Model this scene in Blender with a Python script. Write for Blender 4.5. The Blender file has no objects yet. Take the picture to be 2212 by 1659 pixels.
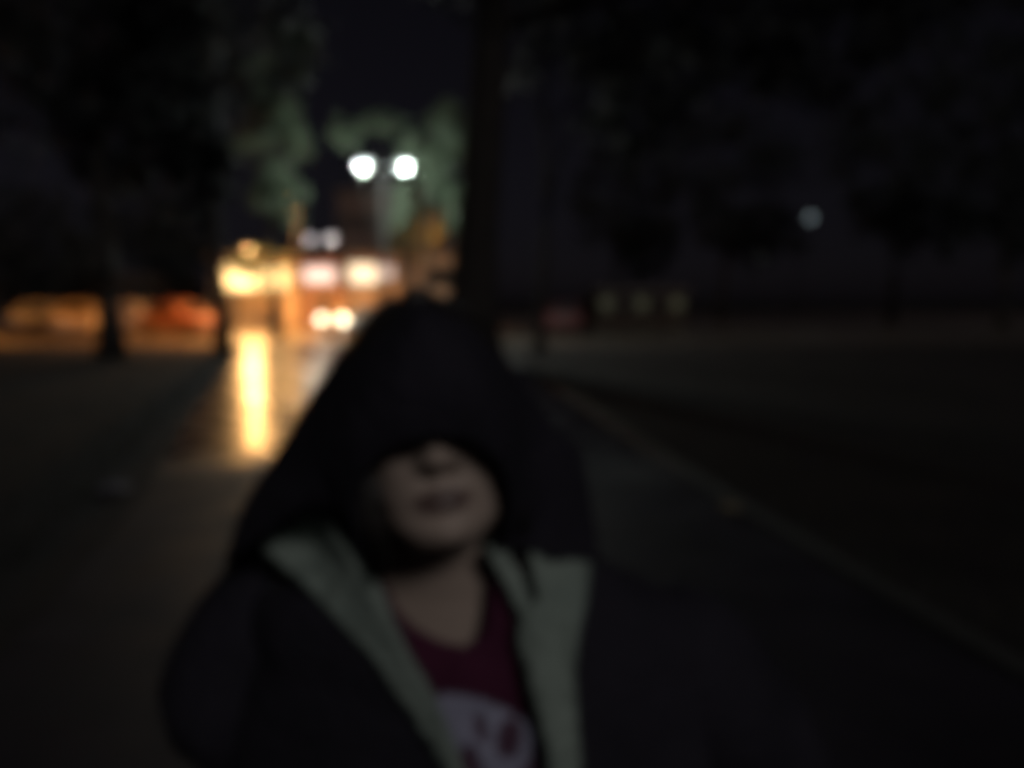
import bpy, bmesh, math, random
from mathutils import Vector, Matrix, noise
from mathutils.geometry import delaunay_2d_cdt
R = math.radians
S = bpy.context.scene
col = S.collection

# ------------------------------------------------------------------ camera
F = 1703.0; CX = 1106.0; CY = 829.5; PITCH = R(6.0); CAMZ = 1.55
cd = bpy.data.cameras.new('camera'); cam = bpy.data.objects.new('camera', cd); col.objects.link(cam)
cam.location = (0, 0, CAMZ); cam.rotation_euler = (R(90) - PITCH, 0, 0)
cd.sensor_width = 36; cd.lens = 36 * F / 2212.0
cd.clip_start = 0.01; cd.clip_end = 3000
cd.dof.use_dof = True; cd.dof.focus_distance = 0.12; cd.dof.aperture_fstop = 8.6
S.camera = cam

# ------------------------------------------------------------------ sky and moonlight
MOON_EL, MOON_AZ = 33.0, 23.0      # from behind the camera, to the right
w = bpy.data.worlds.new('World'); S.world = w; w.use_nodes = True
nt = w.node_tree; bg = nt.nodes['Background']
sky = nt.nodes.new('ShaderNodeTexSky'); sky.sky_type = 'NISHITA'; sky.sun_disc = False
sky.sun_elevation = R(MOON_EL); sky.sun_rotation = R(180 - MOON_AZ)
hs = nt.nodes.new('ShaderNodeHueSaturation'); hs.inputs['Saturation'].default_value = 0.3
nt.links.new(sky.outputs[0], hs.inputs['Color'])
mx_ = nt.nodes.new('ShaderNodeMix'); mx_.data_type = 'RGBA'; mx_.blend_type = 'MULTIPLY'; mx_.inputs[0].default_value = 1
mx_.inputs[7].default_value = (1.0, .86, 1.14, 1); nt.links.new(hs.outputs[0], mx_.inputs[6]); nt.links.new(mx_.outputs[2], bg.inputs[0]); bg.inputs[1].default_value = 0.0008
sl = bpy.data.lights.new('moon', 'SUN'); sl.energy = 0.47; sl.angle = R(10); sl.color = (1.0, 0.96, 0.93)
so = bpy.data.objects.new('moon', sl); col.objects.link(so)
d = Vector((math.sin(R(MOON_AZ)) * math.cos(R(MOON_EL)), -math.cos(R(MOON_AZ)) * math.cos(R(MOON_EL)), math.sin(R(MOON_EL))))
so.rotation_euler = d.to_track_quat('Z', 'Y').to_euler()
S.view_settings.view_transform = 'Standard'; S.view_settings.look = 'None'
S.view_settings.exposure = 0; S.view_settings.gamma = 1
S.render.engine = 'CYCLES'
c = S.cycles
c.use_denoising = True; c.max_bounces = 5; c.diffuse_bounces = 2; c.glossy_bounces = 3
c.sample_clamp_indirect = 3; c.sample_clamp_direct = 0; c.use_light_tree = True
c.caustics_reflective = False; c.caustics_refractive = False
c.pixel_filter_type = 'GAUSSIAN'; c.filter_width = 10.0

# ------------------------------------------------------------------ helpers
def ray(u, v):
    a, b = (u - CX) / F, -(v - CY) / F
    return Vector((a, math.cos(PITCH) + b * math.sin(PITCH), -math.sin(PITCH) + b * math.cos(PITCH)))
def at(u, v, Y):
    r = ray(u, v); return Vector((0, 0, CAMZ)) + r * (Y / r.y)
def G(u, v):
    r = ray(u, v); return Vector((0, 0, CAMZ)) + r * (-CAMZ / r.z)
def proj(p):
    q = p - Vector((0, 0, CAMZ))
    f = q.y * math.cos(PITCH) - q.z * math.sin(PITCH); up = q.y * math.sin(PITCH) + q.z * math.cos(PITCH)
    return CX + F * q.x / f, CY - F * up / f
def tag(o, label=None, cat=None, group=None, kind=None):
    if label: o['label'] = label
    if cat: o['category'] = cat
    if group: o['group'] = group
    if kind: o['kind'] = kind
    return o
def link(name, me, parent=None, mat=None):
    o = bpy.data.objects.new(name, me); col.objects.link(o)
    if parent: o.parent = parent
    if mat: me.materials.append(mat)
    return o
def obj(name, bm, mat, parent=None, smooth=False):
    me = bpy.data.meshes.new(name)
    bmesh.ops.recalc_face_normals(bm, faces=bm.faces)
    bm.to_mesh(me); bm.free()
    if smooth:
        for p in me.polygons: p.use_smooth = True
    return link(name, me, parent, mat)
def empty(name, loc=(0, 0, 0), rz=0, parent=None):
    o = bpy.data.objects.new(name, None); col.objects.link(o); o.location = loc; o.rotation_euler.z = rz
    if parent: o.parent = parent
    return o
def copy_tree(o, parent=None):
    q = o.copy(); col.objects.link(q); q.parent = parent
    for ch in [x for x in list(bpy.data.objects) if x.parent == o]: copy_tree(ch, q)
    return q
def box(bm, x0, x1, y0, y1, z0, z1, bev=0):
    vs = [bm.verts.new((x, y, z)) for x in (x0, x1) for y in (y0, y1) for z in (z0, z1)]
    fs = [bm.faces.new([vs[i] for i in f]) for f in ((0,1,3,2),(4,6,7,5),(0,4,5,1),(2,3,7,6),(0,2,6,4),(1,5,7,3))]
    if bev:
        es = list({e for f in fs for e in f.edges})
        bmesh.ops.bevel(bm, geom=es, offset=bev, segments=2, affect='EDGES', profile=.5)
def tube(bm, pts, rads, n=10, cap=True):
    rings = []
    pts = [Vector(p) for p in pts]
    for i, p in enumerate(pts):
        t = (pts[min(i + 1, len(pts) - 1)] - pts[max(i - 1, 0)]).normalized()
        q = t.to_track_quat('Z', 'Y')
        r = rads[i] if isinstance(rads, (list, tuple)) else rads
        rings.append([bm.verts.new(p + q @ Vector((math.cos(a) * r, math.sin(a) * r, 0))) for a in [2 * math.pi * k / n for k in range(n)]])
    for a, b in zip(rings, rings[1:]):
        for k in range(n): bm.faces.new((a[k], a[(k + 1) % n], b[(k + 1) % n], b[k]))
    if cap:
        bm.faces.new(rings[0]); bm.faces.new(rings[-1])
def rings_loft(bm, rings, closed=True, cap=True):
    rs = [[bm.verts.new(p) for p in r] for r in rings]
    n = len(rs[0])
    for a, b in zip(rs, rs[1:]):
        for k in range(n if closed else n - 1): bm.faces.new((a[k], a[(k + 1) % n], b[(k + 1) % n], b[k]))
    if cap:
        bm.faces.new(rs[0]); bm.faces.new(rs[-1])
    return rs
def ball(bm, loc, r, sc=(1, 1, 1), sub=2):
    m = Matrix.Translation(loc) @ Matrix.Diagonal((r * sc[0], r * sc[1], r * sc[2], 1))
    bmesh.ops.create_icosphere(bm, subdivisions=sub, radius=1, matrix=m)
def inpoly(x, y, P):
    r = False; j = len(P) - 1
    for i in range(len(P)):
        if (P[i][1] > y) != (P[j][1] > y) and x < (P[j][0] - P[i][0]) * (y - P[i][1]) / (P[j][1] - P[i][1]) + P[i][0]: r = not r
        j = i
    return r

# ------------------------------------------------------------------ materials
def mat(name, c1, c2=None, rough=.8, scale=5, bump=0, bscale=None, spec=.5, metal=0, trans=0, detail=5, sheen=0):
    m = bpy.data.materials.new(name); m.use_nodes = True
    n = m.node_tree.nodes; l = m.node_tree.links; b = n['Principled BSDF']
    c2 = c2 or tuple(x * .75 for x in c1)
    tc = n.new('ShaderNodeTexCoord'); nz = n.new('ShaderNodeTexNoise'); nz.inputs['Scale'].default_value = scale
    nz.inputs['Detail'].default_value = detail
    l.new(tc.outputs['Object'], nz.inputs['Vector'])
    rp = n.new('ShaderNodeValToRGB'); rp.color_ramp.elements[0].position = .35; rp.color_ramp.elements[1].position = .65
    rp.color_ramp.elements[0].color = (*c2, 1); rp.color_ramp.elements[1].color = (*c1, 1)
    l.new(nz.outputs[0], rp.inputs[0]); l.new(rp.outputs[0], b.inputs['Base Color'])
    b.inputs['Roughness'].default_value = rough; b.inputs['Metallic'].default_value = metal
    b.inputs['Specular IOR Level'].default_value = spec
    if sheen: b.inputs['Sheen Weight'].default_value = sheen
    if bump:
        nb = n.new('ShaderNodeTexNoise'); nb.inputs['Scale'].default_value = bscale or scale * 6
        l.new(tc.outputs['Object'], nb.inputs['Vector'])
        bp = n.new('ShaderNodeBump'); bp.inputs['Strength'].default_value = bump; bp.inputs['Distance'].default_value = .02
        l.new(nb.outputs[0], bp.inputs['Height']); l.new(bp.outputs[0], b.inputs['Normal'])
    if trans:
        tr = n.new('ShaderNodeBsdfTranslucent'); l.new(rp.outputs[0], tr.inputs[0])
        mx = n.new('ShaderNodeMixShader'); mx.inputs[0].default_value = trans
        l.new(b.outputs[0], mx.inputs[1]); l.new(tr.outputs[0], mx.inputs[2]); l.new(mx.outputs[0], n['Material Output'].inputs[0])
    return m
def emit(name, colr, st, vary=0, scale=2):
    m = bpy.data.materials.new(name); m.use_nodes = True
    n = m.node_tree.nodes; l = m.node_tree.links; b = n['Principled BSDF']
    b.inputs['Base Color'].default_value = (.12, .12, .12, 1); b.inputs['Roughness'].default_value = .3
    b.inputs['Emission Color'].default_value = (*colr, 1); b.inputs['Emission Strength'].default_value = st
    if vary:
        tc = n.new('ShaderNodeTexCoord'); v = n.new('ShaderNodeTexVoronoi'); v.inputs['Scale'].default_value = scale
        mr = n.new('ShaderNodeMapRange'); mr.inputs[3].default_value = st * (1 - vary); mr.inputs[4].default_value = st * (1 + vary)
        l.new(tc.outputs['Object'], v.inputs['Vector']); l.new(v.outputs['Color'], mr.inputs[0]); l.new(mr.outputs[0], b.inputs['Emission Strength'])
    return m
M = {}
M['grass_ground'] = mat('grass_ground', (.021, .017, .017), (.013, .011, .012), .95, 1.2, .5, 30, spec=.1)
M['grass'] = mat('grass', (.024, .026, .015), (.014, .016, .01), .8, 4, spec=.2)
M['bark'] = mat('bark', (.03, .026, .024), (.018, .016, .015), .9, 6, .8, 25, spec=.1)
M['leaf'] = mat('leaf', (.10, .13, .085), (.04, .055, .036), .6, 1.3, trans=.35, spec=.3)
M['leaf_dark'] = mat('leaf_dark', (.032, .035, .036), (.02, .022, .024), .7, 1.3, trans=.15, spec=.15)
M['kerb'] = mat('kerb', (.018, .016, .016), (.012, .011, .012), .7, 3, .3, 30)
M['metal'] = mat('metal', (.007, .007, .007), (.005, .005, .005), .8, 8, spec=.1)
M['plaster'] = mat('plaster', (.42, .33, .24), (.34, .26, .19), .9, 1.5, .2, 15)
M['brick'] = mat('brick', (.28, .17, .12), (.2, .12, .09), .9, 2, .2, 15)
M['dark_brick'] = mat('dark_brick', (.05, .035, .028), (.03, .022, .018), .95, 2, .2, 15, spec=.1)
M['far_brick'] = mat('far_brick', (.15, .10, .09), (.1, .07, .06), .95, 2, .2, 15, spec=.1)
M['frame'] = mat('frame', (.08, .06, .05), None, .5, 5)
M['awning'] = mat('awning', (.40, .12, .06), (.3, .09, .05), .8, 3)
M['arm_glow_paint'] = mat('arm_glow_paint', (.16, .17, .17), None, .6, 8)  # pale arm colour stands in for the glow between the twin lamp heads
M['glass'] = mat('glass', (.02, .022, .025), None, .08, 3)
M['tyre'] = mat('tyre', (.02, .02, .02), None, .8, 9)
M['rim'] = mat('rim', (.35, .35, .35), None, .3, 9, metal=.8)
M['skin'] = mat('skin', (.42, .33, .28), (.37, .29, .245), .5, 14, .1, 120, spec=.35)
M['lips'] = mat('lips', (.15, .095, .085), (.12, .078, .07), .45, 30)
M['hair'] = mat('hair', (.016, .013, .012), None, .5, 60)
M['black_cloth'] = mat('black_cloth', (.025, .023, .032), (.018, .017, .023), .95, 8, .3, 60, spec=.1)
M['lining'] = mat('lining', (.27, .32, .285), (.20, .245, .22), .95, 9, .5, 60, spec=.1)
M['maroon'] = mat('maroon', (.075, .018, .042), (.055, .013, .032), .9, 12, .3, 80, spec=.1)
M['print'] = mat('print', (.36, .36, .48), (.24, .24, .33), .8, 25, spec=.2)
M['print_underlay'] = mat('print_underlay', (.09, .04, .075), (.07, .03, .055), .8, 25)  # mauve inner tone of the print, shows through the gaps in the pale shape
M['trousers'] = mat('trousers', (.02, .022, .03), None, .9, 9, .3, 60)
M['shoe'] = mat('shoe', (.03, .03, .03), None, .6, 9)
M['eye'] = mat('eye', (.6, .58, .55), None, .2, 3)
M['paper'] = mat('paper', (.13, .12, .15), (.10, .09, .12), .8, 12)
M['dry_leaf'] = mat('dry_leaf', (.20, .15, .08), (.14, .10, .05), .8, 12)

def wet(name, dry, rwet, rdry, y0, blend=1.2, puddle=.5):
    """asphalt or paving whose surface is wet beyond y0 metres: lower roughness there, noise between puddle and film"""
    m = mat(name, dry, tuple(x * .6 for x in dry), .5, 1.5, 0)
    n = m.node_tree.nodes; l = m.node_tree.links; b = n['Principled BSDF']
    tc = n.new('ShaderNodeTexCoord'); sp = n.new('ShaderNodeSeparateXYZ'); l.new(tc.outputs['Object'], sp.inputs[0])
    nz = n.new('ShaderNodeTexNoise'); nz.inputs['Scale'].default_value = .8; l.new(tc.outputs['Object'], nz.inputs['Vector'])
    ad = n.new('ShaderNodeMath'); ad.operation = 'MULTIPLY_ADD'; ad.inputs[1].default_value = 2.6; l.new(nz.outputs[0], ad.inputs[0]); l.new(sp.outputs['Y'], ad.inputs[2])
    mr = n.new('ShaderNodeMapRange'); mr.interpolation_type = 'SMOOTHSTEP'
    mr.inputs[1].default_value = y0; mr.inputs[2].default_value = y0 + blend; mr.inputs[3].default_value = rdry; mr.inputs[4].default_value = rwet
    l.new(ad.outputs[0], mr.inputs[0]); n2 = n.new('ShaderNodeTexNoise'); n2.inputs['Scale'].default_value = 2.2; n2.inputs['Detail'].default_value = 3; l.new(tc.outputs['Object'], n2.inputs['Vector'])
    vr = n.new('ShaderNodeMapRange'); vr.inputs[1].default_value = .35; vr.inputs[2].default_value = .65; vr.inputs[3].default_value = -.06; vr.inputs[4].default_value = .12; l.new(n2.outputs[0], vr.inputs[0])
    sm = n.new('ShaderNodeMath'); sm.operation = 'ADD'; l.new(mr.outputs[0], sm.inputs[0]); l.new(vr.outputs[0], sm.inputs[1]); l.new(sm.outputs[0], b.inputs['Roughness'])
    ms = n.new('ShaderNodeMapRange'); ms.inputs[1].default_value = y0; ms.inputs[2].default_value = y0 + blend; ms.inputs[3].default_value = .1; ms.inputs[4].default_value = 1.0
    l.new(ad.outputs[0], ms.inputs[0]); l.new(ms.outputs[0], b.inputs['Specular IOR Level'])
    nb = n.new('ShaderNodeTexNoise'); nb.inputs['Scale'].default_value = 9; nb.inputs['Detail'].default_value = 6; l.new(tc.outputs['Object'], nb.inputs['Vector'])
    bp = n.new('ShaderNodeBump'); bp.inputs['Strength'].default_value = .12; bp.inputs['Distance'].default_value = .01
    l.new(nb.outputs[0], bp.inputs['Height']); l.new(bp.outputs[0], b.inputs['Normal'])
    return m
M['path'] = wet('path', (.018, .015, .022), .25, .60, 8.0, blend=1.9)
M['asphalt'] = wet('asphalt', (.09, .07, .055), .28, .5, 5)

# ------------------------------------------------------------------ the ground, path and street
def sheet(name, pts, z, m, kind='structure'):
    bm = bmesh.new(); bm.faces.new([bm.verts.new((p[0], p[1], z)) for p in pts])
    o = obj(name, bm, m); tag(o, kind=kind); return o
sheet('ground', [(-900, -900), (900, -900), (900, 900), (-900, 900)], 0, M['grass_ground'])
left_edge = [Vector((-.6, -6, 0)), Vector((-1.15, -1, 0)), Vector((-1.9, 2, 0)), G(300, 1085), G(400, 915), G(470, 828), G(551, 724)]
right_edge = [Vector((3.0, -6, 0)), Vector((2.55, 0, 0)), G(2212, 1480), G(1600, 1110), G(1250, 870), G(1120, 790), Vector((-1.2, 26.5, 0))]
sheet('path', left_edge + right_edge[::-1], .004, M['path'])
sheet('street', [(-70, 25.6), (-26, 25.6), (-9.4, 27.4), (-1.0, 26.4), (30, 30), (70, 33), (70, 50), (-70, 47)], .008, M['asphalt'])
M['far_paving'] = wet('far_paving', (.10, .07, .055), .35, .5, 5)
sheet('pavement', [(-70, 47), (70, 50), (70, 90), (-70, 90)], .012, M['far_paving'])
def kerb(name, pts, wd, h):
    bm = bmesh.new(); rings = []
    for i, p in enumerate(pts):
        t = (pts[min(i + 1, len(pts) - 1)] - pts[max(i - 1, 0)]); t.z = 0; t.normalize(); nrm = Vector((t.y, -t.x, 0))
        rings.append([p + nrm * wd + Vector((0, 0, -.05)), p + nrm * wd + Vector((0, 0, h)), p + Vector((0, 0, h)) , p + Vector((0, 0, -.05))])
    rings_loft(bm, rings)
    o = obj(name, bm, M['kerb']); tag(o, kind='structure')
kerb('kerb', right_edge, .12, .04)
# grass tufts along the path: one ground cover
random.seed(4); bm = bmesh.new()
for k in range(16000):
    y = 1.2 + 20 * random.random() ** 1.6
    if random.random() < .5:
        x = 2.45 - .125 * y + .15 + random.random() ** 1.5 * (3 + y * .3)
    else:
        x = -1.4 - .29 * y - .2 - random.random() ** 1.5 * (3 + y * .3)
    h = random.uniform(.03, .09); a = random.uniform(0, 6.28); wd = .006
    dx, dy = math.cos(a) * wd, math.sin(a) * wd
    vs = [bm.verts.new((x - dx, y - dy, 0)), bm.verts.new((x + dx, y + dy, 0)), bm.verts.new((x + random.uniform(-.03, .03), y + random.uniform(-.03, .03), h))]
    bm.faces.new(vs)
tag(obj('grass', bm, M['grass']), 'short dark grass growing on both sides of the path', 'grass', kind='stuff')

# ------------------------------------------------------------------ trees
def tree(name, base, h, r, crown, nl, ls, leafm, label, seed, lean=(0, 0), group=None, limbs=7):
    """crown: list of (cx,cy,cz, rx,ry,rz) ellipsoids in metres relative to the base"""
    rnd = random.Random(seed)
    root = empty(name, base); tag(root, label, 'tree', group)
    bm = bmesh.new(); pts, rads = [], []
    for i in range(11):
        t = i / 10
        pts.append((lean[0] * t + .12 * r * 4 * math.sin(t * 5 + seed), lean[1] * t, h * t - .1 * (i == 0)))
        rads.append(r * (1.45 if i == 0 else 1.05 if i == 1 else 1 - .62 * t))
    tube(bm, pts, rads, 14)
    ells = crown
    centers = []
    for cx, cy, cz, rx, ry, rz in ells:
        for k in range(int(26 * max(1, rx * ry * rz / 12) ** .4)):
            while True:
                v = Vector((rnd.uniform(-1, 1), rnd.uniform(-1, 1), rnd.uniform(-1, 1)))
                if .3 < v.length < 1: break
            centers.append((Vector((cx + v.x * rx, cy + v.y * ry, cz + v.z * rz)), min(rx, ry, rz) * rnd.uniform(.16, .4)))
    for k in range(limbs):
        t0 = rnd.uniform(.45, .95); i = t0 * 10; a = Vector(pts[int(i)]); cc = rnd.choice(centers)[0]
        mid = a.lerp(cc, .5) + Vector((0, 0, .5))
        tube(bm, [a, mid, cc], [r * .38, r * .2, r * .07], 7)
    obj('trunk', bm, M['bark'], root, True)
    bm = bmesh.new()
    for k in range(nl):
        cc, cr = rnd.choice(centers)
        v = Vector((rnd.gauss(0, 1), rnd.gauss(0, 1), rnd.gauss(0, .8))) * cr * .62
        p = cc + v; q = Vector((rnd.gauss(0, 1), rnd.gauss(0, 1), rnd.gauss(0, 1) + .6)).to_track_quat('Z', 'Y')
        s = ls * rnd.uniform(.6, 1.3)
        bm.faces.new([bm.verts.new(p + q @ Vector(o)) for o in ((-s, 0, 0), (0, -s * .5, .1 * s), (s, 0, 0), (0, s * .5, .1 * s))])
    obj('crown', bm, leafm, root)
    return root
gb = lambda u, v: G(u, v)
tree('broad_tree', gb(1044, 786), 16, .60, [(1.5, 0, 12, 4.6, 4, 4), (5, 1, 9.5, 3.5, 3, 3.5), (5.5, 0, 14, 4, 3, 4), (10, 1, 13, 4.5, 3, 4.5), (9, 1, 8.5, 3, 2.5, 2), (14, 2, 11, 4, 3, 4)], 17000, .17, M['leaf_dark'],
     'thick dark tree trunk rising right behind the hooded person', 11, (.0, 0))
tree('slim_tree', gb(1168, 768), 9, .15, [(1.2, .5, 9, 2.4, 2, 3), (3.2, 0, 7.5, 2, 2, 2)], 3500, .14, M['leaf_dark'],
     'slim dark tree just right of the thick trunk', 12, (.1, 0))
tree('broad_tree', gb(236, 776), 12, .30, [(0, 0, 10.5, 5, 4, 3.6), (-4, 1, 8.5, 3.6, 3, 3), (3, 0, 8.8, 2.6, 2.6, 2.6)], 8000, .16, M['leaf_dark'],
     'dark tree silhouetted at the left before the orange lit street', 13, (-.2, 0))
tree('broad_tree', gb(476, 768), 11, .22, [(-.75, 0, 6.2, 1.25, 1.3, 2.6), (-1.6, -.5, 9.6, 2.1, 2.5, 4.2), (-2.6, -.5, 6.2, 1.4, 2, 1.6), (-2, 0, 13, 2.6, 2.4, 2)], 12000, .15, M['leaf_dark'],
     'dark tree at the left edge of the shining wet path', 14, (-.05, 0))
def U(u, Y): return (u - CX) / F * Y * 1.0
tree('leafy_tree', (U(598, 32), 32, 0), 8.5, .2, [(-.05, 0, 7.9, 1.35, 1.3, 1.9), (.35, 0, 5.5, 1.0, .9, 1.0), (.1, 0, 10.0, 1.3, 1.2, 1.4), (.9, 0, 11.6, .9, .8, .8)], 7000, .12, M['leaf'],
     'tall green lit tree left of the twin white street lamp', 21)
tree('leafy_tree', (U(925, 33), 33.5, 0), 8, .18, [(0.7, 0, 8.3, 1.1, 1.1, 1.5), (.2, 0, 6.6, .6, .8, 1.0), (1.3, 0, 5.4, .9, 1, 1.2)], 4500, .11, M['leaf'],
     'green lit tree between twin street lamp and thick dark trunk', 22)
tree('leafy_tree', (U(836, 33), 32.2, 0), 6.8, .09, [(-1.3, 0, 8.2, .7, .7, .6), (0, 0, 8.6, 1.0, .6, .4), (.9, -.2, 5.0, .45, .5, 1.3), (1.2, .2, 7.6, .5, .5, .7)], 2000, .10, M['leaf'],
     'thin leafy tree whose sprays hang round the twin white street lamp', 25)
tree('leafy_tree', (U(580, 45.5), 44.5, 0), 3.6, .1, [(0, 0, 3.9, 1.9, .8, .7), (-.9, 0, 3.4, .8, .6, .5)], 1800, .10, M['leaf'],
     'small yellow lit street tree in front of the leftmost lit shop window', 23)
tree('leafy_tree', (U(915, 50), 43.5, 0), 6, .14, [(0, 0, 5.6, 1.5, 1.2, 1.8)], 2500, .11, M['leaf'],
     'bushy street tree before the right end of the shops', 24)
for i, (u, Y, hh, lb) in enumerate([(60, 60, 10, 'far dark tree at the left rim beyond the street'), (330, 66, 12, 'far dark tree between the two left trunks beyond the street'),
                                    (1330, 70, 15, 'far dark tree above the long low building'), (1560, 62, 16, 'far dark tree left of the dim far lamp'),
                                    (1920, 55, 16, 'far dark tree right of the dim far lamp'), (2160, 45, 15, 'far dark tree at the right rim')]):
    tree('broad_tree', (U(u, Y), Y, 0), hh * .7, .28, [(0, 0, hh * .68, 5.5, 3.5, hh * .34), (2.5, 0, hh * .42, 3.4, 2.5, 2.4)], 5500, .24, M['leaf_dark'], lb, 40 + i, group='dark trees beyond the street')

# ------------------------------------------------------------------ street lamps
def plight(name, parent, loc, colr, W, rad=.06, spot=0):
    l = bpy.data.lights.new(name, 'SPOT' if spot else 'POINT'); l.energy = W; l.color = colr; l.shadow_soft_size = rad
    if spot: l.spot_size = R(spot); l.spot_blend = .7
    o = bpy.data.objects.new(name, l); col.objects.link(o); o.parent = parent; o.location = loc
    return o
def lamp_head(root, x, y, z, diffm, sx=1):
    bm = bmesh.new()
    rings = []
    for (zz, a, b) in ((.10, .08, .07), (.07, .20, .14), (0, .24, .17)):
        rings.append([(x + a * math.cos(t), y + b * math.sin(t), z + zz) for t in [6.283 * k / 14 for k in range(14)]])
    rings_loft(bm, rings); h = obj('lamp_head', bm, M['metal'], root, True)
    bm = bmesh.new(); rings = []
    for (zz, a, b) in ((-.002, .21, .15), (-.09, .20, .14), (-.19, .12, .09)):
        rings.append([(x + a * math.cos(t), y + b * math.sin(t), z + zz) for t in [6.283 * k / 14 for k in range(14)]])
    rings_loft(bm, rings); g = obj('lamp_glass', bm, diffm, h, True)
def twin_lamp(u, Y, hgt, half, diffm, colr, W, label):
    root = empty('twin_street_lamp', (U(u, Y), Y, 0)); tag(root, label, 'street lamp')
    bm = bmesh.new(); tube(bm, [(0, 0, -.05), (0, 0, .8), (0, 0, .82), (0, 0, hgt - .1)], [.09, .09, .05, .03], 10); obj('pole', bm, M['metal'], root, True)
    for s in (-1, 1):
        bm = bmesh.new(); tube(bm, [(s * .03, 0, hgt - .25), (s * half * .5, 0, hgt), (s * half, 0, hgt + .06)], [.035, .035, .03], 8); obj('arm', bm, M['arm_glow_paint'], root, True)
        lamp_head(root, s * half, 0, hgt, diffm)
        plight('lamp_light', root, (s * (half + .1), 0, hgt - .22), colr, W)
    return root
def single_lamp(u, Y, hgt, diffm, colr, W, label, arm=.9, group=None, spot=136, tilt=0):
    root = empty('street_lamp', (U(u, Y) - arm, Y, 0)); tag(root, label, 'street lamp', group)
    bm = bmesh.new(); tube(bm, [(0, 0, -.05), (0, 0, .8), (0, 0, .82), (0, 0, hgt - .1)], [.09, .09, .06, .04], 10); obj('pole', bm, M['metal'], root, True)
    bm = bmesh.new(); tube(bm, [(0, 0, hgt - .2), (arm * .5, 0, hgt + .04), (arm, 0, hgt + .08)], [.03, .03, .025], 8); obj('arm', bm, M['metal'], root, True)
    lamp_head(root, arm, 0, hgt, diffm)
    if W: plight('lamp_light', root, (arm, 0, hgt - .25), colr, W, spot=spot).rotation_euler.y = R(tilt)
    return root
WHITE = (.88, 1.0, .92); SOD = (1.0, .35, .055)
g_white = emit('white_lamp_glass', WHITE, 2.4); g_white2 = emit('far_white_lamp_glass', (.95, .88, .95), 3.5)
g_sod = emit('sodium_lamp_glass', (1, .75, .35), .5); g_dim = emit('dim_lamp_glass', (.75, .95, 1), 1.3)
def hz(v, Y):  # height of photo row v at depth Y
    return at(CX, v, Y).z
twin_lamp(836, 30, hz(352, 30), .72, g_white, WHITE, 1350, 'twin armed white street lamp, the nearer and brighter one above the path')
twin_lamp(698, 61, hz(514, 61), .80, g_white2, (1, .85, .62), 250, 'smaller farther twin street lamp above the shop roofs')
single_lamp(545, 42, hz(536, 42), g_sod, (1, .50, .16), 1300, 'low sodium lamp above the leftmost lit shop window', spot=0)
tl = single_lamp(628, 42.5, hz(428, 42.5), g_sod, (1, .40, .08), 9800, 'added sodium street lamp behind the tall green tree before the shops', arm=-.5)  # added lamp, turns the middle of the street orange
plight('lamp_light', tl, (-.5, 0, hz(428, 42.5) - .32), (1, .48, .13), 330)  # second source added at the same head for an orange streak on the path
single_lamp(450, 33, 6.0, g_sod, SOD, 3900, 'added unseen sodium street lamp behind the dark trunk left of the wet path', arm=-.5)  # added lamp kept out of sight, warms the left strip of street
single_lamp(1020, 43.5, 7.0, g_sod, SOD, 9000, 'added tall sodium street lamp hidden behind the thick dark trunk near the shops', arm=-.6, spot=104, tilt=32)  # added lamp kept out of sight, tilted to wash the shop fronts orange
single_lamp(-60, 36, 7.0, g_sod, SOD, 2500, 'added sodium street lamp out of view over the left end of the street', arm=.6)  # added lamp outside the frame, lights the far left strip
single_lamp(1740, 70, hz(468, 70), g_dim, (.8, .9, 1), 0, 'dim far white street lamp alone on the right')
single_lamp(1637, 74, hz(553, 74), emit('faintest_lamp_glass', (.8, 1, .8), .12), (.8, .9, 1), 0, 'faintest far street lamp, lower left of the dim far one')
single_lamp(143, 70, hz(582, 70), emit('faint_lamp_glass', (.8, .75, 1), .35), (.8, .9, 1), 0, 'very dim far street lamp at upper left')

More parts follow.
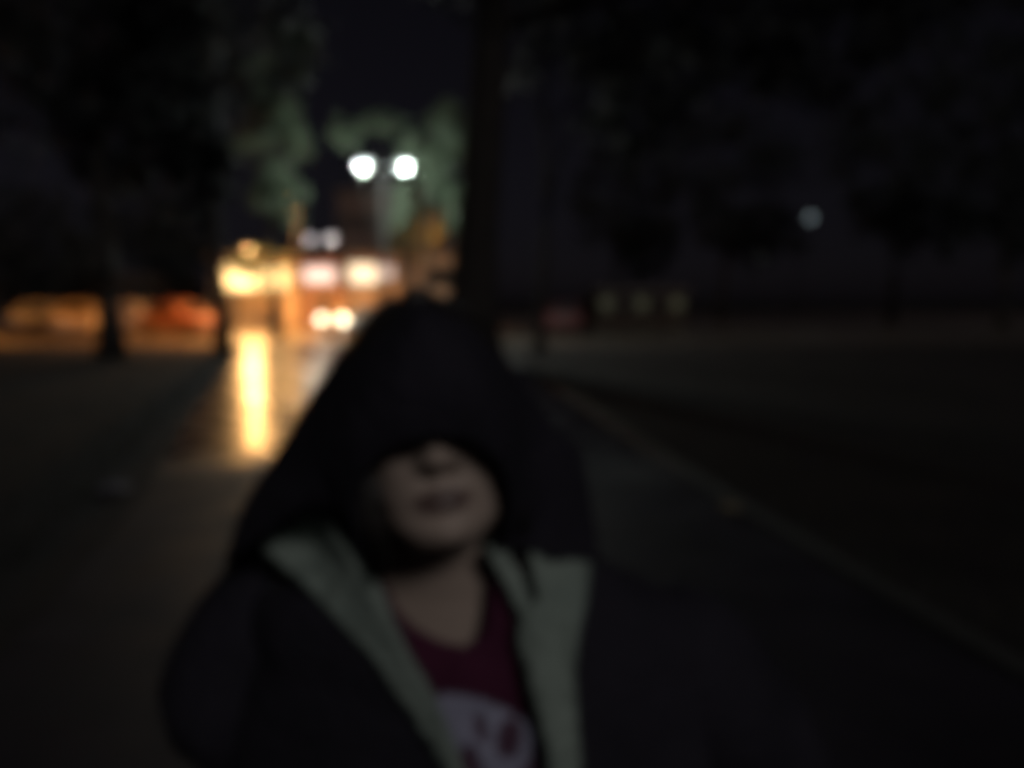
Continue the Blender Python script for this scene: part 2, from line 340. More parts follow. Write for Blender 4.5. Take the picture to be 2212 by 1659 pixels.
# ------------------------------------------------------------------ shops and buildings
def shop(u0, u1, Y, vtop, wins, wallm, label, awn=None, sign=None):
    x0, x1 = U(u0, Y), U(u1, Y); zt = hz(vtop, Y)
    root = empty('shop_building', ((x0 + x1) / 2, Y, 0)); tag(root, label, 'shop')
    cx = (x0 + x1) / 2
    bm = bmesh.new(); box(bm, x0 - cx, x1 - cx, 0, 7, -.1, zt); obj('wall', bm, wallm, root)
    bm = bmesh.new(); box(bm, x0 - cx - .15, x1 - cx + .15, -.25, 7.2, zt + .002, zt + .22, .03); obj('roof', bm, M['frame'], root)
    for (a, b, v0, v1, em) in wins:
        X0, X1, Z0, Z1 = U(a, Y) - cx, U(b, Y) - cx, hz(v1, Y), hz(v0, Y)
        bm = bmesh.new(); t = .09
        box(bm, X0 - t, X1 + t, -.10, -.002, Z1, Z1 + t); box(bm, X0 - t, X1 + t, -.12, -.002, Z0 - t, Z0)
        box(bm, X0 - t, X0, -.098, -.002, Z0 + .001, Z1 - .001); box(bm, X1, X1 + t, -.098, -.002, Z0 + .001, Z1 - .001)
        n = max(1, int((X1 - X0) / 1.1))
        for k in range(1, n):
            xx = X0 + (X1 - X0) * k / n; box(bm, xx - .03, xx + .03, -.09, -.04, Z0 + .001, Z1 - .001)
        f = obj('window', bm, M['frame'], root)
        bm = bmesh.new(); box(bm, X0, X1, -.036, -.004, Z0 + .002, Z1 - .002); obj('pane', bm, em, f)
        if awn:
            bm = bmesh.new()
            vs = [bm.verts.new(p) for p in ((X0 - .2, -.003, Z1 + .45), (X1 + .2, -.003, Z1 + .45), (X1 + .2, -.8, Z1 + .14), (X0 - .2, -.8, Z1 + .14), (X1 + .2, -.8, Z1 + .02), (X0 - .2, -.8, Z1 + .02))]
            bm.faces.new(vs[:4]); bm.faces.new((vs[3], vs[2], vs[4], vs[5]))
            a_ = obj('awning', bm, awn, root); s_ = a_.modifiers.new('s', 'SOLIDIFY'); s_.thickness = .02
    # door
    dx = (x1 - x0) * .5 - 1.1
    bm = bmesh.new(); box(bm, dx - .45, dx + .45, -.06, -.003, 0.02, 2.05, .02); dd = obj('door', bm, M['frame'], root)
    bm = bmesh.new(); box(bm, dx + .3, dx + .34, -.11, -.062, .95, 1.15, .01); obj('handle', bm, M['rim'], dd)
    return root
E1 = emit('yellow_shop_light', (1, .66, .25), 2.6, .5, .9)
E1b = emit('pale_yellow_shop_light', (1, .62, .24), 5.0, .3, .9)
E2 = emit('pink_white_shop_light', (1, .72, .6), 1.6, .4, 1.1)
E3 = emit('cream_shop_light', (1, .78, .5), 1.8, .4, 1.1)
shop(462, 640, 47.5, 556, [(488, 558, 572, 624, E1b), (566, 626, 578, 624, E1)], M['plaster'], 'leftmost shop with bright pale yellow windows', M['awning'])
shop(646, 742, 49, 560, [(660, 728, 578, 610, E2)], M['brick'], 'middle shop with a pinkish white lit window', M['awning'])
shop(748, 868, 50, 552, [(758, 816, 572, 612, E3), (822, 850, 576, 600, E2)], M['plaster'], 'right hand shop with a wide cream lit window', M['awning'])
shop(874, 1030, 51, 548, [(930, 985, 580, 615, M['glass'])], M['plaster'], 'unlit low shop at the right end of the row beside the thick trunk')
def block(u0, u1, Y, vtop, wallm, label, cols, rows, lit=(), litm=None, depth=10):
    x0, x1 = U(u0, Y), U(u1, Y); zt = hz(vtop, Y); cx = (x0 + x1) / 2; W2 = (x1 - x0) / 2
    root = empty('building', (cx, Y, 0)); tag(root, label, 'building')
    bm = bmesh.new(); box(bm, -W2, W2, 0, depth, -.1, zt); obj('wall', bm, wallm, root)
    bm = bmesh.new(); box(bm, -W2 - .3, W2 + .3, -.3, depth + .3, zt + .002, zt + .3, .04); obj('roof', bm, M['frame'], root)
    for i in range(cols):
        for j in range(rows):
            X = -W2 + (i + .5) * 2 * W2 / cols; Z = .9 + j * (zt - .6) / rows; ww = min(.55, W2 / cols * .6); hh = min(1.3, (zt - .6) / rows * .55)
            bm = bmesh.new(); t = .07
            box(bm, X - ww - t, X + ww + t, -.08, -.002, Z + hh, Z + hh + t); box(bm, X - ww - t, X + ww + t, -.1, -.002, Z - t, Z)
            box(bm, X - ww - t, X - ww, -.078, -.002, Z + .001, Z + hh - .001); box(bm, X + ww, X + ww + t, -.078, -.002, Z + .001, Z + hh - .001)
            box(bm, X - .02, X + .02, -.07, -.04, Z + .001, Z + hh - .001)
            f = obj('window', bm, M['frame'], root)
            bm = bmesh.new(); box(bm, X - ww, X + ww, -.036, -.004, Z + .002, Z + hh - .002)
            obj('pane', bm, litm if (i, j) in lit else M['glass'], f)
    return root
block(735, 990, 78, 415, M['far_brick'], 'three storey brick building behind the shops under the twin lamp', 7, 3)
dimw = emit('dim_window_light', (.8, .85, .38), .03)
block(1290, 1480, 62, 632, M['dark_brick'], 'long low dark building on the right with three dim windows', 5, 1, ((0, 0), (2, 0), (4, 0)), dimw)
block(-160, 330, 62, 600, M['dark_brick'], 'low brown building at the far left beyond the parked cars', 9, 1)

# ------------------------------------------------------------------ cars
def make_car(paint, label, hl=None, tl=None, group='cars in the street', L=4.2, W=1.74, Hh=1.45):
    """front looks to -Y"""
    root = empty('parked_car'); tag(root, label, 'car', group)
    bm = bmesh.new()
    prof = [(-L/2, .35, .62), (-L/2+.04, .30, .72), (-L/2+.5, .24, .88), (-L*.22, .22, .93), (-L*.02, .22, .94), (L*.2, .22, .95), (L*.38, .24, .94), (L/2-.06, .3, .88), (L/2, .38, .75)]
    rings = []
    for (y, z0, z1) in prof:
        k = 1 - .12 * (abs(y) / (L / 2)) ** 4; a = W / 2 * k
        rings.append([(-a*.92, y, z0), (-a, y, z0+.15), (-a, y, (z0+z1)/2), (-a*.97, y, z1-.04), (-a*.85, y, z1), (a*.85, y, z1), (a*.97, y, z1-.04), (a, y, (z0+z1)/2), (a, y, z0+.15), (a*.92, y, z0)])
    rings_loft(bm, rings); body = obj('body', bm, paint, root, False)
    body.modifiers.new('b', 'BEVEL').width = .03
    # cabin
    bm = bmesh.new()
    rows = [(-L*.24, .93, .93, .78), (-L*.08, .93, Hh-.06, .66), (L*.05, .93, Hh, .64), (L*.26, .93, Hh-.06, .64), (L*.42, .93, .95, .72)]
    rings = []
    for (y, z0, z1, a) in rows:
        rings.append([(-.78, y, z0-.02), (-a-.02, y, z1-.05), (-a+.06, y, z1+.0), (a-.06, y, z1+.0), (a+.02, y, z1-.05), (.78, y, z0-.02)])
    rings_loft(bm, rings); obj('roof', bm, paint, root, False)
    def quad(name, pts):
        bm = bmesh.new(); bm.faces.new([bm.verts.new(p) for p in pts]); o = obj(name, bm, M['glass'], root); s = o.modifiers.new('s', 'SOLIDIFY'); s.thickness = .012; s.offset = 0
    quad('windscreen', [(-.66, -L*.235, .965), (.66, -L*.235, .965), (.56, -L*.095, Hh-.10), (-.56, -L*.095, Hh-.10)])
    quad('rear_window', [(-.62, L*.415, 1.01), (.62, L*.415, 1.01), (.54, L*.285, Hh-.12), (-.54, L*.285, Hh-.12)])
    for s in (-1, 1):
        quad('side_window', [(s*.79, -L*.18, .98), (s*.72, -L*.08, Hh-.14), (s*.70, L*.05, Hh-.12), (s*.795, L*.05, .98)])
        quad('side_window', [(s*.795, L*.07, .98), (s*.70, L*.07, Hh-.12), (s*.70, L*.24, Hh-.14), (s*.79, L*.34, 1.0)])
        for y in (-L*.31, L*.31):
            bm = bmesh.new(); tube(bm, [(s*(W/2-.2), y, .31), (s*(W/2-.18), y, .31), (s*(W/2+.0), y, .31), (s*(W/2+.02), y, .31)], [.27, .31, .31, .27], 20)
            wh = obj('wheel', bm, M['tyre'], root)
            bm = bmesh.new(); tube(bm, [(s*(W/2+.015), y, .31), (s*(W/2+.03), y, .31)], [.19, .17], 14); obj('rim', bm, M['rim'], wh)
        bm = bmesh.new(); ball(bm, (s*W*.36, -L/2+.06, .68), 1, (.24, .07, .15)); obj('headlight', bm, hl or M['rim'], root, True)
        bm = bmesh.new(); ball(bm, (s*W*.39, L/2-.04, .76), 1, (.12, .06, .10)); obj('tail_light', bm, tl or M['tail'], root, True)
        bm = bmesh.new(); ball(bm, (s*(W/2+.09), -L*.17, 1.0), 1, (.09, .05, .06)); obj('mirror', bm, paint, root, True)
    bm = bmesh.new(); box(bm, -.26, .26, -L/2-.025, -L/2-.005, .42, .53); obj('number_plate', bm, M['plaster'], root)
    return root
M['tail'] = mat('tail', (.25, .02, .02), None, .5, 5)
def paint(nm, c1, r=.5): return mat(nm, c1, tuple(x * .9 for x in c1), r, 3, spec=.6)
HL = emit('headlight_glow', (1, .92, .66), 11)
silver = paint('silver_paint', (.45, .43, .40)); red = paint('red_paint', (.34, .12, .08)); beige = paint('beige_paint', (.5, .38, .28)); grey = paint('grey_paint', (.16, .15, .15)); wine = paint('wine_paint', (.07, .012, .012))
c1 = make_car(silver, 'silver car facing the camera with both headlights on', hl=HL); c1.location = (U(788, 38), 37.5, .008); c1.rotation_euler.z = R(-30); c1.name = 'moving_car'
c2 = make_car(red, 'red parked car left of the wet path'); c2.location = (U(398, 37), 37, .008); c2.rotation_euler.z = R(62)
c3 = make_car(beige, 'beige parked car right behind the left dark trunk'); c3.location = (U(172, 36), 36, .008); c3.rotation_euler.z = R(20)
c4 = make_car(grey, 'grey parked car, leftmost of the parked cars'); c4.location = (U(72, 37), 37.5, .008); c4.rotation_euler.z = R(15)
c5 = make_car(beige, 'beige car parked between the two left trunks'); c5.location = (U(300, 42), 42, .008); c5.rotation_euler.z = R(80)
c6 = make_car(wine, 'dark red parked car right of the slim trunk'); c6.location = (U(1230, 37), 38, .008); c6.rotation_euler.z = R(170)
for (cc, ) in ((c1,),):
    for s in (-1, 1):
        l = bpy.data.lights.new('headlight_beam', 'SPOT'); l.energy = 25; l.spot_size = R(60); l.spot_blend = .6; l.color = (1, .93, .75); l.shadow_soft_size = .08
        o = bpy.data.objects.new('headlight_beam', l); col.objects.link(o); o.parent = cc; o.location = (s * .63, -2.2, .68); o.rotation_euler = (R(82), 0, R(180))

# ------------------------------------------------------------------ litter on the ground
def scrap(name, u, v, size, m, label, cat, seed):
    rnd = random.Random(seed); p = G(u, v); bm = bmesh.new()
    n = 9; g = []
    for i in range(n):
        for j in range(n):
            x, y = (i / (n - 1) - .5) * 2, (j / (n - 1) - .5) * 2
            k = size * (1 - .25 * (abs(x * y)))
            g.append(bm.verts.new((x * k, y * k, .02 + size * .45 * abs(noise.noise(Vector((x * 1.3, y * 1.3, seed)))))))
    for i in range(n - 1):
        for j in range(n - 1): bm.faces.new((g[i*n+j], g[(i+1)*n+j], g[(i+1)*n+j+1], g[i*n+j+1]))
    o = obj(name, bm, m, None, True); o.location = (p.x, p.y, 0.004); tag(o, label, cat); o.modifiers.new('s', 'SOLIDIFY').thickness = .003
scrap('crumpled_paper', 250, 1062, .13, M['paper'], 'crumpled pale scrap lying on the grass left of the path', 'litter', 3)
scrap('dry_leaf', 1582, 1103, .09, M['dry_leaf'], 'brown dry leaf lying by the right edge of the path', 'leaf', 5)

# ------------------------------------------------------------------ the hooded person
P = empty('person', (.16, .93, 0)); tag(P, 'person in a black hood and open pale lined jacket over a maroon shirt', 'person')
PI_ = Matrix.Translation((-.16, -.93, 0))
def pobj(name, bm, m, parent=None, smooth=True):
    o = obj(name, bm, m, parent or P, smooth)
    if parent is None: o.matrix_parent_inverse = PI_.copy()
    return o
HS = 1.0
mouth = at(957, 1084, .68)
Rh = Matrix.Rotation(R(7), 3, 'Z') @ Matrix.Rotation(R(-7), 3, 'Y') @ Matrix.Rotation(R(-10), 3, 'X')
def H(x, y, z):    # head space (front = -y) to world
    return mouth + Rh @ (Vector((x, y, z)) - Vector((0, -.090, -.072)))
def lerp_tab(tab, z):
    for a, b in zip(tab, tab[1:]):
        if a[0] <= z <= b[0]:
            t = (z - a[0]) / (b[0] - a[0]); t = t * t * (3 - 2 * t) if False else t
            return [a[i] + (b[i] - a[i]) * t for i in range(1, len(a))]
    return list((tab[0] if z < tab[0][0] else tab[-1])[1:])
HT = [(-.118, .016, -.062, -.02), (-.110, .036, -.080, .00), (-.095, .050, -.086, .02), (-.07, .062, -.087, .055), (-.04, .069, -.087, .075), (0, .071, -.086, .09), (.035, .074, -.088, .096), (.07, .069, -.080, .09), (.095, .054, -.058, .072), (.11, .034, -.03, .045), (.117, .01, -.004, .012)]
gs = lambda x, z, cx, cz, sx, sz: math.exp(-((x - cx) / sx) ** 2 - ((z - cz) / sz) ** 2)
def feat(x, z):
    d = 0
    if -.05 < z < .02:
        t = (.02 - z) / .055
        k = 1 if z > -.038 else max(0, 1 - (-.038 - z) / .010)
        d += (.004 + .025 * min(t, 1.05) ** 1.3) * k * math.exp(-(x / (.008 + .006 * min(t, 1.1))) ** 2)
    d += .007 * k_(x, z, .014, -.037, .006, .007)
    d -= .015 * k_(x, z, .009, -.048, .0055, .0045)
    d -= .004 * gs(x, z, -.021, -.037, .006, .010)
    d += .0055 * gs(x, z, 0, -.066, .022, .0045) + .006 * gs(x, z, 0, -.077, .018, .005)
    d -= .0035 * gs(x, z, 0, -.0712, .024, .0018)
    d -= .004 * gs(x, z, 0, -.086, .02, .006)
    d += .006 * gs(x, z, 0, -.103, .016, .012)
    d -= .011 * k_(x, z, .031, .004, .016, .011)
    d += .004 * k_(x, z, .03, .022, .02, .007)
    d += .005 * k_(x, z, .045, -.025, .018, .02)
    return d
def k_(x, z, cx, cz, sx, sz): return gs(x, z, cx, cz, sx, sz) + gs(x, z, -cx, cz, sx, sz)
bm = bmesh.new(); rings = []
for i in range(96):
    z = -.118 + .235 * i / 95
    a, f, b = lerp_tab(HT, z); cy = (f + b) / 2 if z < -.08 else f * .35 + b * .35
    ring = []
    for k in range(72):
        t = 6.28318 * k / 72; sx, cx_ = math.sin(t), math.cos(t)
        x = a * sx * (1 if abs(sx) < 1 else 1)
        y = cy - (cy - f) * (abs(cx_) ** .85) if cx_ > 0 else cy + (b - cy) * abs(cx_)
        if cx_ > 0: y -= feat(x, z) * min(1, cx_ * 1.6)
        ring.append(H(x, y, z))
    rings.append(ring)
rings_loft(bm, rings)
for s in (-1, 1): ball(bm, H(s * .076, .012, -.01), 1, (.009, .018, .032))
# neck, torso, arms, legs
def ell_rings(tab, n=40):
    out = []
    for (x, y, z, a, b) in tab:
        out.append([(x + a * math.sin(6.28318 * k / n), y - b * math.cos(6.28318 * k / n), z) for k in range(n)])
    return out
chin = H(0, -.06, -.115)
def axis(z):   # torso axis leans: shoulders to the left
    return -.062 + (1.27 - z) * .30
ncz = H(0, .02, -.07)
rings_loft(bm, ell_rings([(axis(1.0), .86, 1.0, .135, .085), (axis(1.1), .86, 1.10, .150, .09), (axis(1.17), .855, 1.17, .16, .085), (axis(1.215), .85, 1.215, .145, .075), (axis(1.245), .84, 1.245, .105, .064),
                          (axis(1.275), .83, 1.275, .068, .058), (axis(1.31), .815, 1.31, .057, .056), (ncz.x, .80, 1.37, .056, .058), (ncz.x - .004, .795, 1.42, .05, .055)]))
rings_loft(bm, ell_rings([(axis(1.02), .86, 1.02, .13, .08), (axis(.92), .87, .92, .12, .085), (axis(.8), .88, .80, .145, .095), (axis(.74), .88, .74, .13, .09)]))
hipx = axis(.78)
for s in (-1, 1):
    tube(bm, [(hipx + s * .08, .88, .80), (hipx + s * .10, .87, .42), (hipx + s * .11, .90, .09), (hipx + s * .11, .90, .04)], [.08, .055, .04, .035], 12)
    tube(bm, [(hipx + s * .11, .93, .035), (hipx + s * .115, .84, .03), (hipx + s * .12, .78, .025)], [.035, .032, .022], 10)
    sh = Vector((axis(1.19) + s * .19, .87, 1.17)); el = Vector((axis(1.0) + s * .295 + .02, .93, .93)); wr = Vector((hipx + s * .17, .80, .84))
    if s < 0: sh, el = at(650, 1340, .91), at(520, 1780, .90)
    tube(bm, [sh, sh.lerp(el, .5), el, el.lerp(wr, .6), wr, wr + Vector((-s * .04, -.03, -.05))], [.048, .043, .035, .03, .024, .03], 12)
me = bpy.data.meshes.new('body'); bmesh.ops.recalc_face_normals(bm, faces=bm.faces); bm.to_mesh(me); bm.free()
tmp = bpy.data.objects.new('body', me); col.objects.link(tmp)
rm = tmp.modifiers.new('r', 'REMESH'); rm.mode = 'VOXEL'; rm.voxel_size = .0036; rm.use_smooth_shade = True
dg = bpy.context.evaluated_depsgraph_get(); me2 = bpy.data.meshes.new_from_object(tmp.evaluated_get(dg)); me2.name = 'body'
tmp.modifiers.clear(); tmp.data = me2; body = tmp; body.parent = P; body.matrix_parent_inverse = PI_.copy()
bpy.data.meshes.remove(me)
me2.materials.clear(); me2.materials.append(M['skin']); me2.materials.append(M['lips'])
Rinv = Rh.inverted()
for p in me2.polygons:
    p.use_smooth = True
    q = Rinv @ (p.center - mouth) + Vector((0, -.090, -.072))
    if q.y < -.07 and (q.x / .026) ** 2 + ((q.z + .0715) / .0105) ** 2 < 1: p.material_index = 1
for s in (-1, 1):
    bm = bmesh.new(); ball(bm, H(s * .031, -.072, .004), .0115, sub=3); pobj('eye', bm, M['eye'])
# eyebrows and hair
bm = bmesh.new(); rings = []
for i in range(26):
    z = -.075 + .205 * i / 25
    a, f, b = lerp_tab(HT, min(z, .112)); g_ = 1.07
    if z > .112: a, f, b = a * (1 - (z - .112) / .02), f, b
    ring = []
    for k in range(49):
        t = R(52 if z < .045 else max(0, 52 - (z - .045) * 1400)) ; th = t + (2 * math.pi - 2 * t) * k / 48
        sx, cx_ = math.sin(th), math.cos(th); cy = (f + b) * .4
        y = cy - (cy - f) * cx_ if cx_ > 0 else cy - (b - cy) * cx_
        ring.append(H((a + .010) * sx, y * 1.06, z + .004))
    rings.append(ring)
rings_loft(bm, rings, closed=False, cap=False); hair = pobj('hair', bm, M['hair']); hair.modifiers.new('s', 'SOLIDIFY').thickness = .008
rnd = random.Random(8)
for s in (-1, 1):
    bm = bmesh.new()
    for k in range(36 if s < 0 else 22):
        x0 = s * rnd.uniform(.058, .074); y0 = rnd.uniform(-.05, 0)
        pts = [H(x0, y0, .04), H(x0 * 1.04, y0 - .010, -.03), H(x0 * rnd.uniform(.93, 1.08), y0 - .012, -.085), H(x0 * rnd.uniform(.88, 1.1), y0 - .004, -.135 if s < 0 else -.115)]
        tube(bm, pts, [.004, .004, .0035, .001], 5)
    pobj('hair_lock', bm, M['hair'])

# torso surface used to lay clothes on
TT = [(.70, .165, .110, .88), (.80, .170, .115, .88), (.92, .165, .105, .87), (1.02, .18, .105, .86), (1.12, .205, .105, .86), (1.19, .215, .095, .855), (1.225, .195, .085, .85), (1.255, .14, .074, .84), (1.29, .085, .066, .83), (1.33, .07, .062, .82)]
def Fs(x, z, off):
    a, b, yc = lerp_tab(TT, z); a += off; b += off
    q = (x - axis(z)) / a
    return yc - b * math.sqrt(max(.0, 1 - q * q)) if abs(q) < .93 else yc - b * .3676 + (abs(q) - .93) * a * 1.2
def onto(u, v, off):
    Y = .78
    for _ in range(14):
        p = at(u, v, Y); Y = .5 * Y + .5 * Fs(p.x, p.z, off)
    return at(u, v, Y)
def patch(name, poly, off, m, thick, parent=None, step=14, fold=None, sub=1, holes=()):
    xs = [p[0] for p in poly]; ys = [p[1] for p in poly]
    pts = []; edges = []
    def add_loop(L):
        s0 = len(pts); dense = []
        for a, b in zip(L, L[1:] + L[:1]):
            n = max(1, int(math.hypot(a[0] - b[0], a[1] - b[1]) / step))
            dense += [(a[0] + (b[0] - a[0]) * k / n, a[1] + (b[1] - a[1]) * k / n) for k in range(n)]
        pts.extend(Vector(p) for p in dense)
        edges.extend((s0 + i, s0 + (i + 1) % len(dense)) for i in range(len(dense)))
        return dense
    loop = add_loop(poly)
    for h in holes: add_loop(h)
    y = min(ys) + step * .5
    while y < max(ys):
        x = min(xs) + step * .5
        while x < max(xs):
            if inpoly(x, y, loop) and not any(inpoly(x, y, h) for h in holes) and min((x - q.x) ** 2 + (y - q.y) ** 2 for q in pts[:len(loop)]) > (step * .5) ** 2: pts.append(Vector((x, y)))
            x += step
        y += step
    V, E, Fc, _, _, _ = delaunay_2d_cdt(pts, edges, [], 0, 1e-5)
    bm = bmesh.new(); vv = []
    for q in V:
        o_ = off + (fold(q.x, q.y) if fold else 0); vv.append(bm.verts.new(onto(q.x, q.y, o_)))
    for f in Fc:
        cx = sum(V[i].x for i in f) / 3; cy = sum(V[i].y for i in f) / 3
        if inpoly(cx, cy, loop) and not any(inpoly(cx, cy, h) for h in holes):
            try: bm.faces.new([vv[i] for i in f])
            except ValueError: pass
    for v_ in [v_ for v_ in bm.verts if not v_.link_faces]: bm.verts.remove(v_)
    o = pobj(name, bm, m, parent)
    # face the camera side outwards
    me = o.data; nrm = sum((p.normal.y for p in me.polygons))
    if nrm > 0: me.flip_normals()
    sd = o.modifiers.new('s', 'SOLIDIFY'); sd.thickness = thick; sd.offset = 1
    return o
# maroon shirt: full garment front with round neckline, back as a shell
neck = [(835, 1262), (858, 1318), (900, 1358), (950, 1384), (1008, 1397), (1040, 1368), (1054, 1318), (1058, 1262), (1060, 1215)]
shirt = patch('t_shirt', neck + [(1115, 1200), (1175, 1300), (1230, 1500), (1300, 1900), (1300, 2250), (820, 2250), (850, 1800), (800, 1500), (760, 1330), (790, 1240)],
              .012, M['maroon'], .003, fold=lambda x, y: .003 * noise.noise(Vector((x / 70, y / 90, 1))))
prn = [(945, 1500), (985, 1499), (1040, 1510), (1085, 1528), (1130, 1556), (1165, 1590), (1190, 1640), (1200, 1700), (1190, 1790), (1130, 1830), (1040, 1840), (985, 1790), (965, 1700), (950, 1600)]
oval = lambda cx, cy, a, b, r, n=18: [(cx + a * math.cos(t) * math.cos(r) - b * math.sin(t) * math.sin(r), cy + a * math.cos(t) * math.sin(r) + b * math.sin(t) * math.cos(r)) for t in [6.28318 * k / n for k in range(n)]]
patch('shirt_print', prn, .0160, M['print_underlay'], .0010, shirt, step=12)
o = patch('shirt_print', prn, .0175, M['print'], .0012, shirt, step=9,
      holes=(oval(1099, 1594, 27, 46, R(10)), [(990, 1636), (1004, 1612), (1022, 1606), (1032, 1628), (1042, 1662), (1062, 1700), (1050, 1760), (1010, 1740)], oval(1038, 1572, 13, 34, R(-12), 12), [(1150, 1592), (1162, 1604), (1172, 1640), (1180, 1700), (1160, 1760), (1120, 1780), (1090, 1740), (1080, 1690), (1110, 1680), (1140, 1650)]))
# jacket shell
lap_in_L = [(705, 1090), (728, 1140), (770, 1205), (822, 1262), (848, 1330), (880, 1400), (925, 1475), (962, 1550), (985, 1610), (1010, 1680), (1040, 1790), (1070, 1950), (1080, 2150)]
lap_out_L = [(960, 2150), (975, 1900), (985, 1760), (968, 1660), (925, 1590), (880, 1520), (825, 1445), (760, 1365), (690, 1295), (620, 1235), (572, 1190), (552, 1162)]
lap_in_R = [(1118, 1186), (1138, 1190), (1150, 1250), (1160, 1290), (1128, 1330), (1120, 1380), (1140, 1450), (1165, 1540), (1183, 1620), (1195, 1700), (1205, 1850), (1180, 2150)]
lap_out_R = [(1290, 2150), (1285, 1950), (1262, 1780), (1256, 1660), (1248, 1560), (1242, 1450), (1252, 1340), (1266, 1240), (1268, 1214), (1225, 1213), (1180, 1203)]
mid_poly = [(520, 1130), (540, 1170)] + [(x + 16, y - 8) for x, y in lap_out_L[::-1]] + [(1230, 2150), (1240, 1700), (1210, 1500), (1190, 1350), (1190, 1200), (1100, 1100), (900, 1000), (700, 1000)]
bm = bmesh.new(); rings = []
NZ = 54
for i in range(NZ + 1):
    z = .70 + (1.292 - .70) * i / NZ
    a, b, yc = lerp_tab(TT, z); a += .040; b += .030
    ring = []
    for k in range(96):
        t = 6.28318 * k / 96; wr_ = .004 * noise.noise(Vector((math.sin(t) * 3, math.cos(t) * 3, z * 7)))
        sx, cx_ = math.sin(t), math.cos(t)
        ring.append(Vector((axis(z) + (a + wr_) * sx * (1 + (.50 * min(1, (1.17 - z) / .14) if sx < 0 and z < 1.17 else 0)), yc - (b + wr_) * cx_, z)))
    rings.append(ring)
rs = rings_loft(bm, rings, cap=False)
kill = [f for f in bm.faces if f.calc_center_median().y < .86 and inpoly(*proj(f.calc_center_median()), mid_poly)]
bmesh.ops.delete(bm, geom=kill, context='FACES')
jacket = pobj('jacket', bm, M['black_cloth']); jacket.modifiers.new('s', 'SOLIDIFY').thickness = .006
fl = lambda x, y: max(0, 690 - x) / 140 * .045 + .006 * math.sin((x * .9 + y * -.55) / 26) * .6 + .004 * noise.noise(Vector((x / 45, y / 80, 4)))
fr = lambda x, y: .007 * math.sin((x - y * .12) / 13) * .6 + .003 * noise.noise(Vector((x / 40, y / 90, 9)))
patch('jacket_lining', lap_in_L + lap_out_L, .040, M['lining'], .006, jacket, fold=fl)
patch('jacket_lining', lap_in_R + lap_out_R, .040, M['lining'], .006, jacket, fold=fr)
patch('collar', [(1044, 1178), (1062, 1174), (1090, 1192), (1118, 1235), (1140, 1290), (1158, 1340), (1150, 1370), (1122, 1330), (1096, 1275), (1068, 1225)], .034, M['lining'], .006, jacket, step=9)
ARM = [at(660, 1268, .905), at(603, 1305, .905), at(530, 1430, .90), at(475, 1590, .89), at(440, 1790, .90)]
for s in (-1, 1):
    sh = Vector((axis(1.19) + s * .215, .87, 1.165)); el = Vector((axis(1.0) + s * .31 + .02, .93, .93)); wr = Vector((hipx + s * .19, .82, .85))
    bm = bmesh.new(); pts = [sh + Vector((-s * .05, 0, .025)), sh, sh.lerp(el, .3), sh.lerp(el, .65), el, el.lerp(wr, .4), el.lerp(wr, .75), wr]
    if s < 0: pts = ARM + [ARM[-1].lerp(wr, .45), ARM[-1].lerp(wr, .8), wr]
    tube(bm, pts, [.066, .086, .090, .092, .088, .058, .054, .050], 18)
    for v_ in bm.verts: v_.co += Vector((1, 1, 1)) * .006 * noise.noise(v_.co * 14)
    o = pobj('sleeve', bm, M['black_cloth'], jacket); o.modifiers.new('u', 'SUBSURF').render_levels = 1
# hood: rows from the brim over the outline to the back of the head
rows = [((822, 1262, .745), (704, 1094, .735), (545, 1172, .79), (492, 1222, .84)),
        ((782, 1190, .722), (705, 1070, .725), (600, 1085, .76), (528, 1098, .83)),
        ((770, 1090, .700), (700, 1010, .715), (645, 985, .76), (597, 983, .83)),
        ((800, 1012, .680), (745, 935, .690), (705, 880, .74), (675, 853, .83)),
        ((855, 968, .668), (815, 860, .672), (785, 770, .72), (773, 708, .84)),
        ((900, 953, .662), (866, 828, .662), (842, 735, .705), (834, 652, .848)),
        ((945, 946, .660), (925, 800, .660), (905, 690, .70), (902, 640, .85)),
        ((990, 950, .662), (975, 812, .660), (964, 705, .702), (968, 648, .85)),
        ((1030, 962, .668), (1020, 830, .662), (1020, 730, .71), (1028, 690, .84)),
        ((1082, 1010, .680), (1085, 900, .685), (1095, 820, .73), (1103, 792, .83)),
        ((1101, 1080, .695), (1130, 990, .72), (1165, 930, .77), (1185, 912, .83)),
        ((1092, 1145, .710), (1150, 1080, .735), (1205, 1010, .78), (1252, 985, .84)),
        ((1062, 1186, .735), (1128, 1190, .745), (1200, 1208, .765), (1292, 1215, .83))]
def cr(p0, p1, p2, p3, t):
    return .5 * ((2 * p1) + (-p0 + p2) * t + (2 * p0 - 5 * p1 + 4 * p2 - p3) * t * t + (-p0 + 3 * p1 - 3 * p2 + p3) * t ** 3)
def spl(L, n):
    out = []
    for i in range(len(L) - 1):
        p0 = L[max(i - 1, 0)]; p3 = L[min(i + 2, len(L) - 1)]
        out += [cr(p0, L[i], L[i + 1], p3, k / n) for k in range(n)]
    return out + [L[-1]]
grid = []
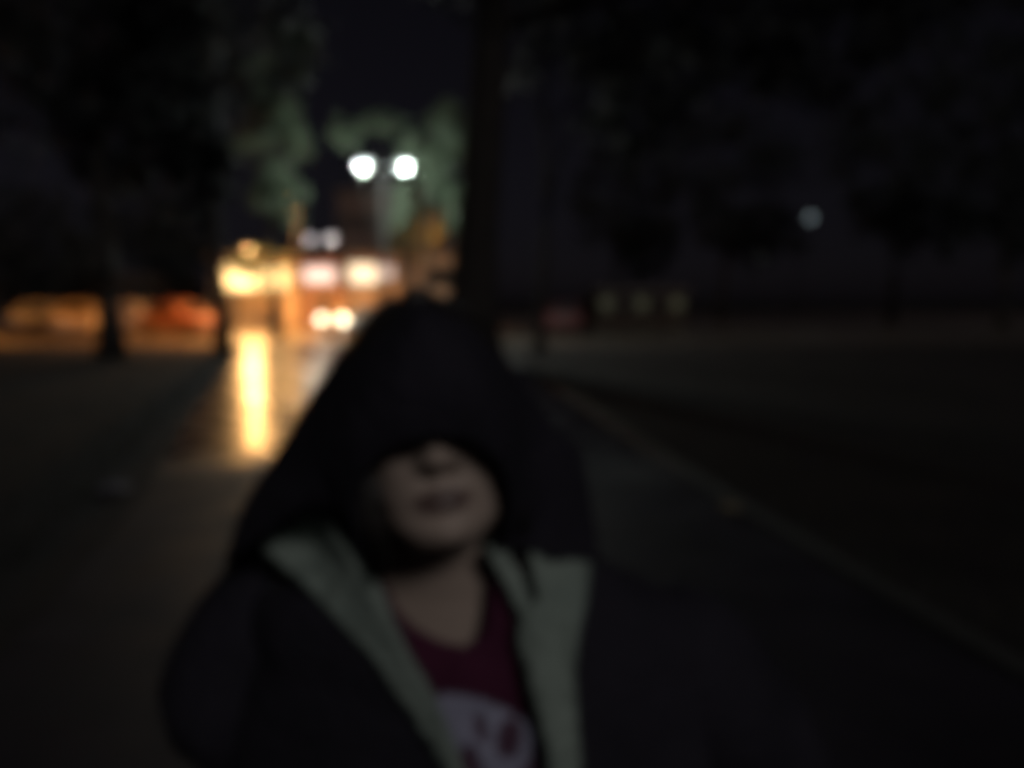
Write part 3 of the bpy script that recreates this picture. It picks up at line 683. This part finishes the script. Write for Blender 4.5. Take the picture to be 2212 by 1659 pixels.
for r_ in rows:
    w_ = [at(*q) for q in r_]; s3 = w_[-1]; ax = Vector((-.095, .93, s3.z))
    w_.append(Vector((s3.x * .82 + ax.x * .18, .91, s3.z - .008))); w_.append(Vector((s3.x * .45 + ax.x * .55, .97, s3.z - .02))); w_.append(Vector((ax.x, .985, min(s3.z - .03, 1.50))))
    grid.append(spl(w_, 6))
cols_ = [spl([g[j] for g in grid], 7) for j in range(len(grid[0]))]
bm = bmesh.new(); VV = [[bm.verts.new(p + Vector((0, 0, 1)) * .003 * noise.noise(p * 25)) for p in c_] for c_ in cols_]
for j in range(len(VV) - 1):
    for i in range(len(VV[0]) - 1): bm.faces.new((VV[j][i], VV[j][i + 1], VV[j + 1][i + 1], VV[j + 1][i]))
hood = pobj('hood', bm, M['black_cloth'], jacket); sd = hood.modifiers.new('s', 'SOLIDIFY'); sd.thickness = .005; sd.offset = 0
# trousers, shoes
bm = bmesh.new()
rings_loft(bm, ell_rings([(axis(.88), .875, .88, .145, .10), (hipx, .88, .80, .165, .112), (hipx, .88, .70, .16, .11)]))
for s in (-1, 1):
    tube(bm, [(hipx + s * .08, .88, .80), (hipx + s * .09, .875, .62), (hipx + s * .10, .87, .42), (hipx + s * .11, .90, .12), (hipx + s * .11, .90, .06)], [.095, .088, .072, .06, .062], 18)
me = bpy.data.meshes.new('t'); bmesh.ops.recalc_face_normals(bm, faces=bm.faces); bm.to_mesh(me); bm.free()
tr = link('trousers', me, P, M['trousers']); tr.matrix_parent_inverse = PI_.copy(); q = tr.modifiers.new('r', 'REMESH'); q.mode = 'VOXEL'; q.voxel_size = .01; q.use_smooth_shade = True
for s in (-1, 1):
    bm = bmesh.new(); xx = hipx + s * .115
    rings_loft(bm, [[(xx + a * math.cos(t), y, max(.005, zc + b * math.sin(t))) for t in [6.283 * k / 16 for k in range(16)]] for (y, a, zc, b) in ((.975, .025, .05, .04), (.95, .042, .06, .06), (.88, .046, .06, .07), (.80, .05, .045, .05), (.74, .045, .035, .035), (.715, .025, .025, .02))])
    pobj('shoe', bm, M['shoe'])
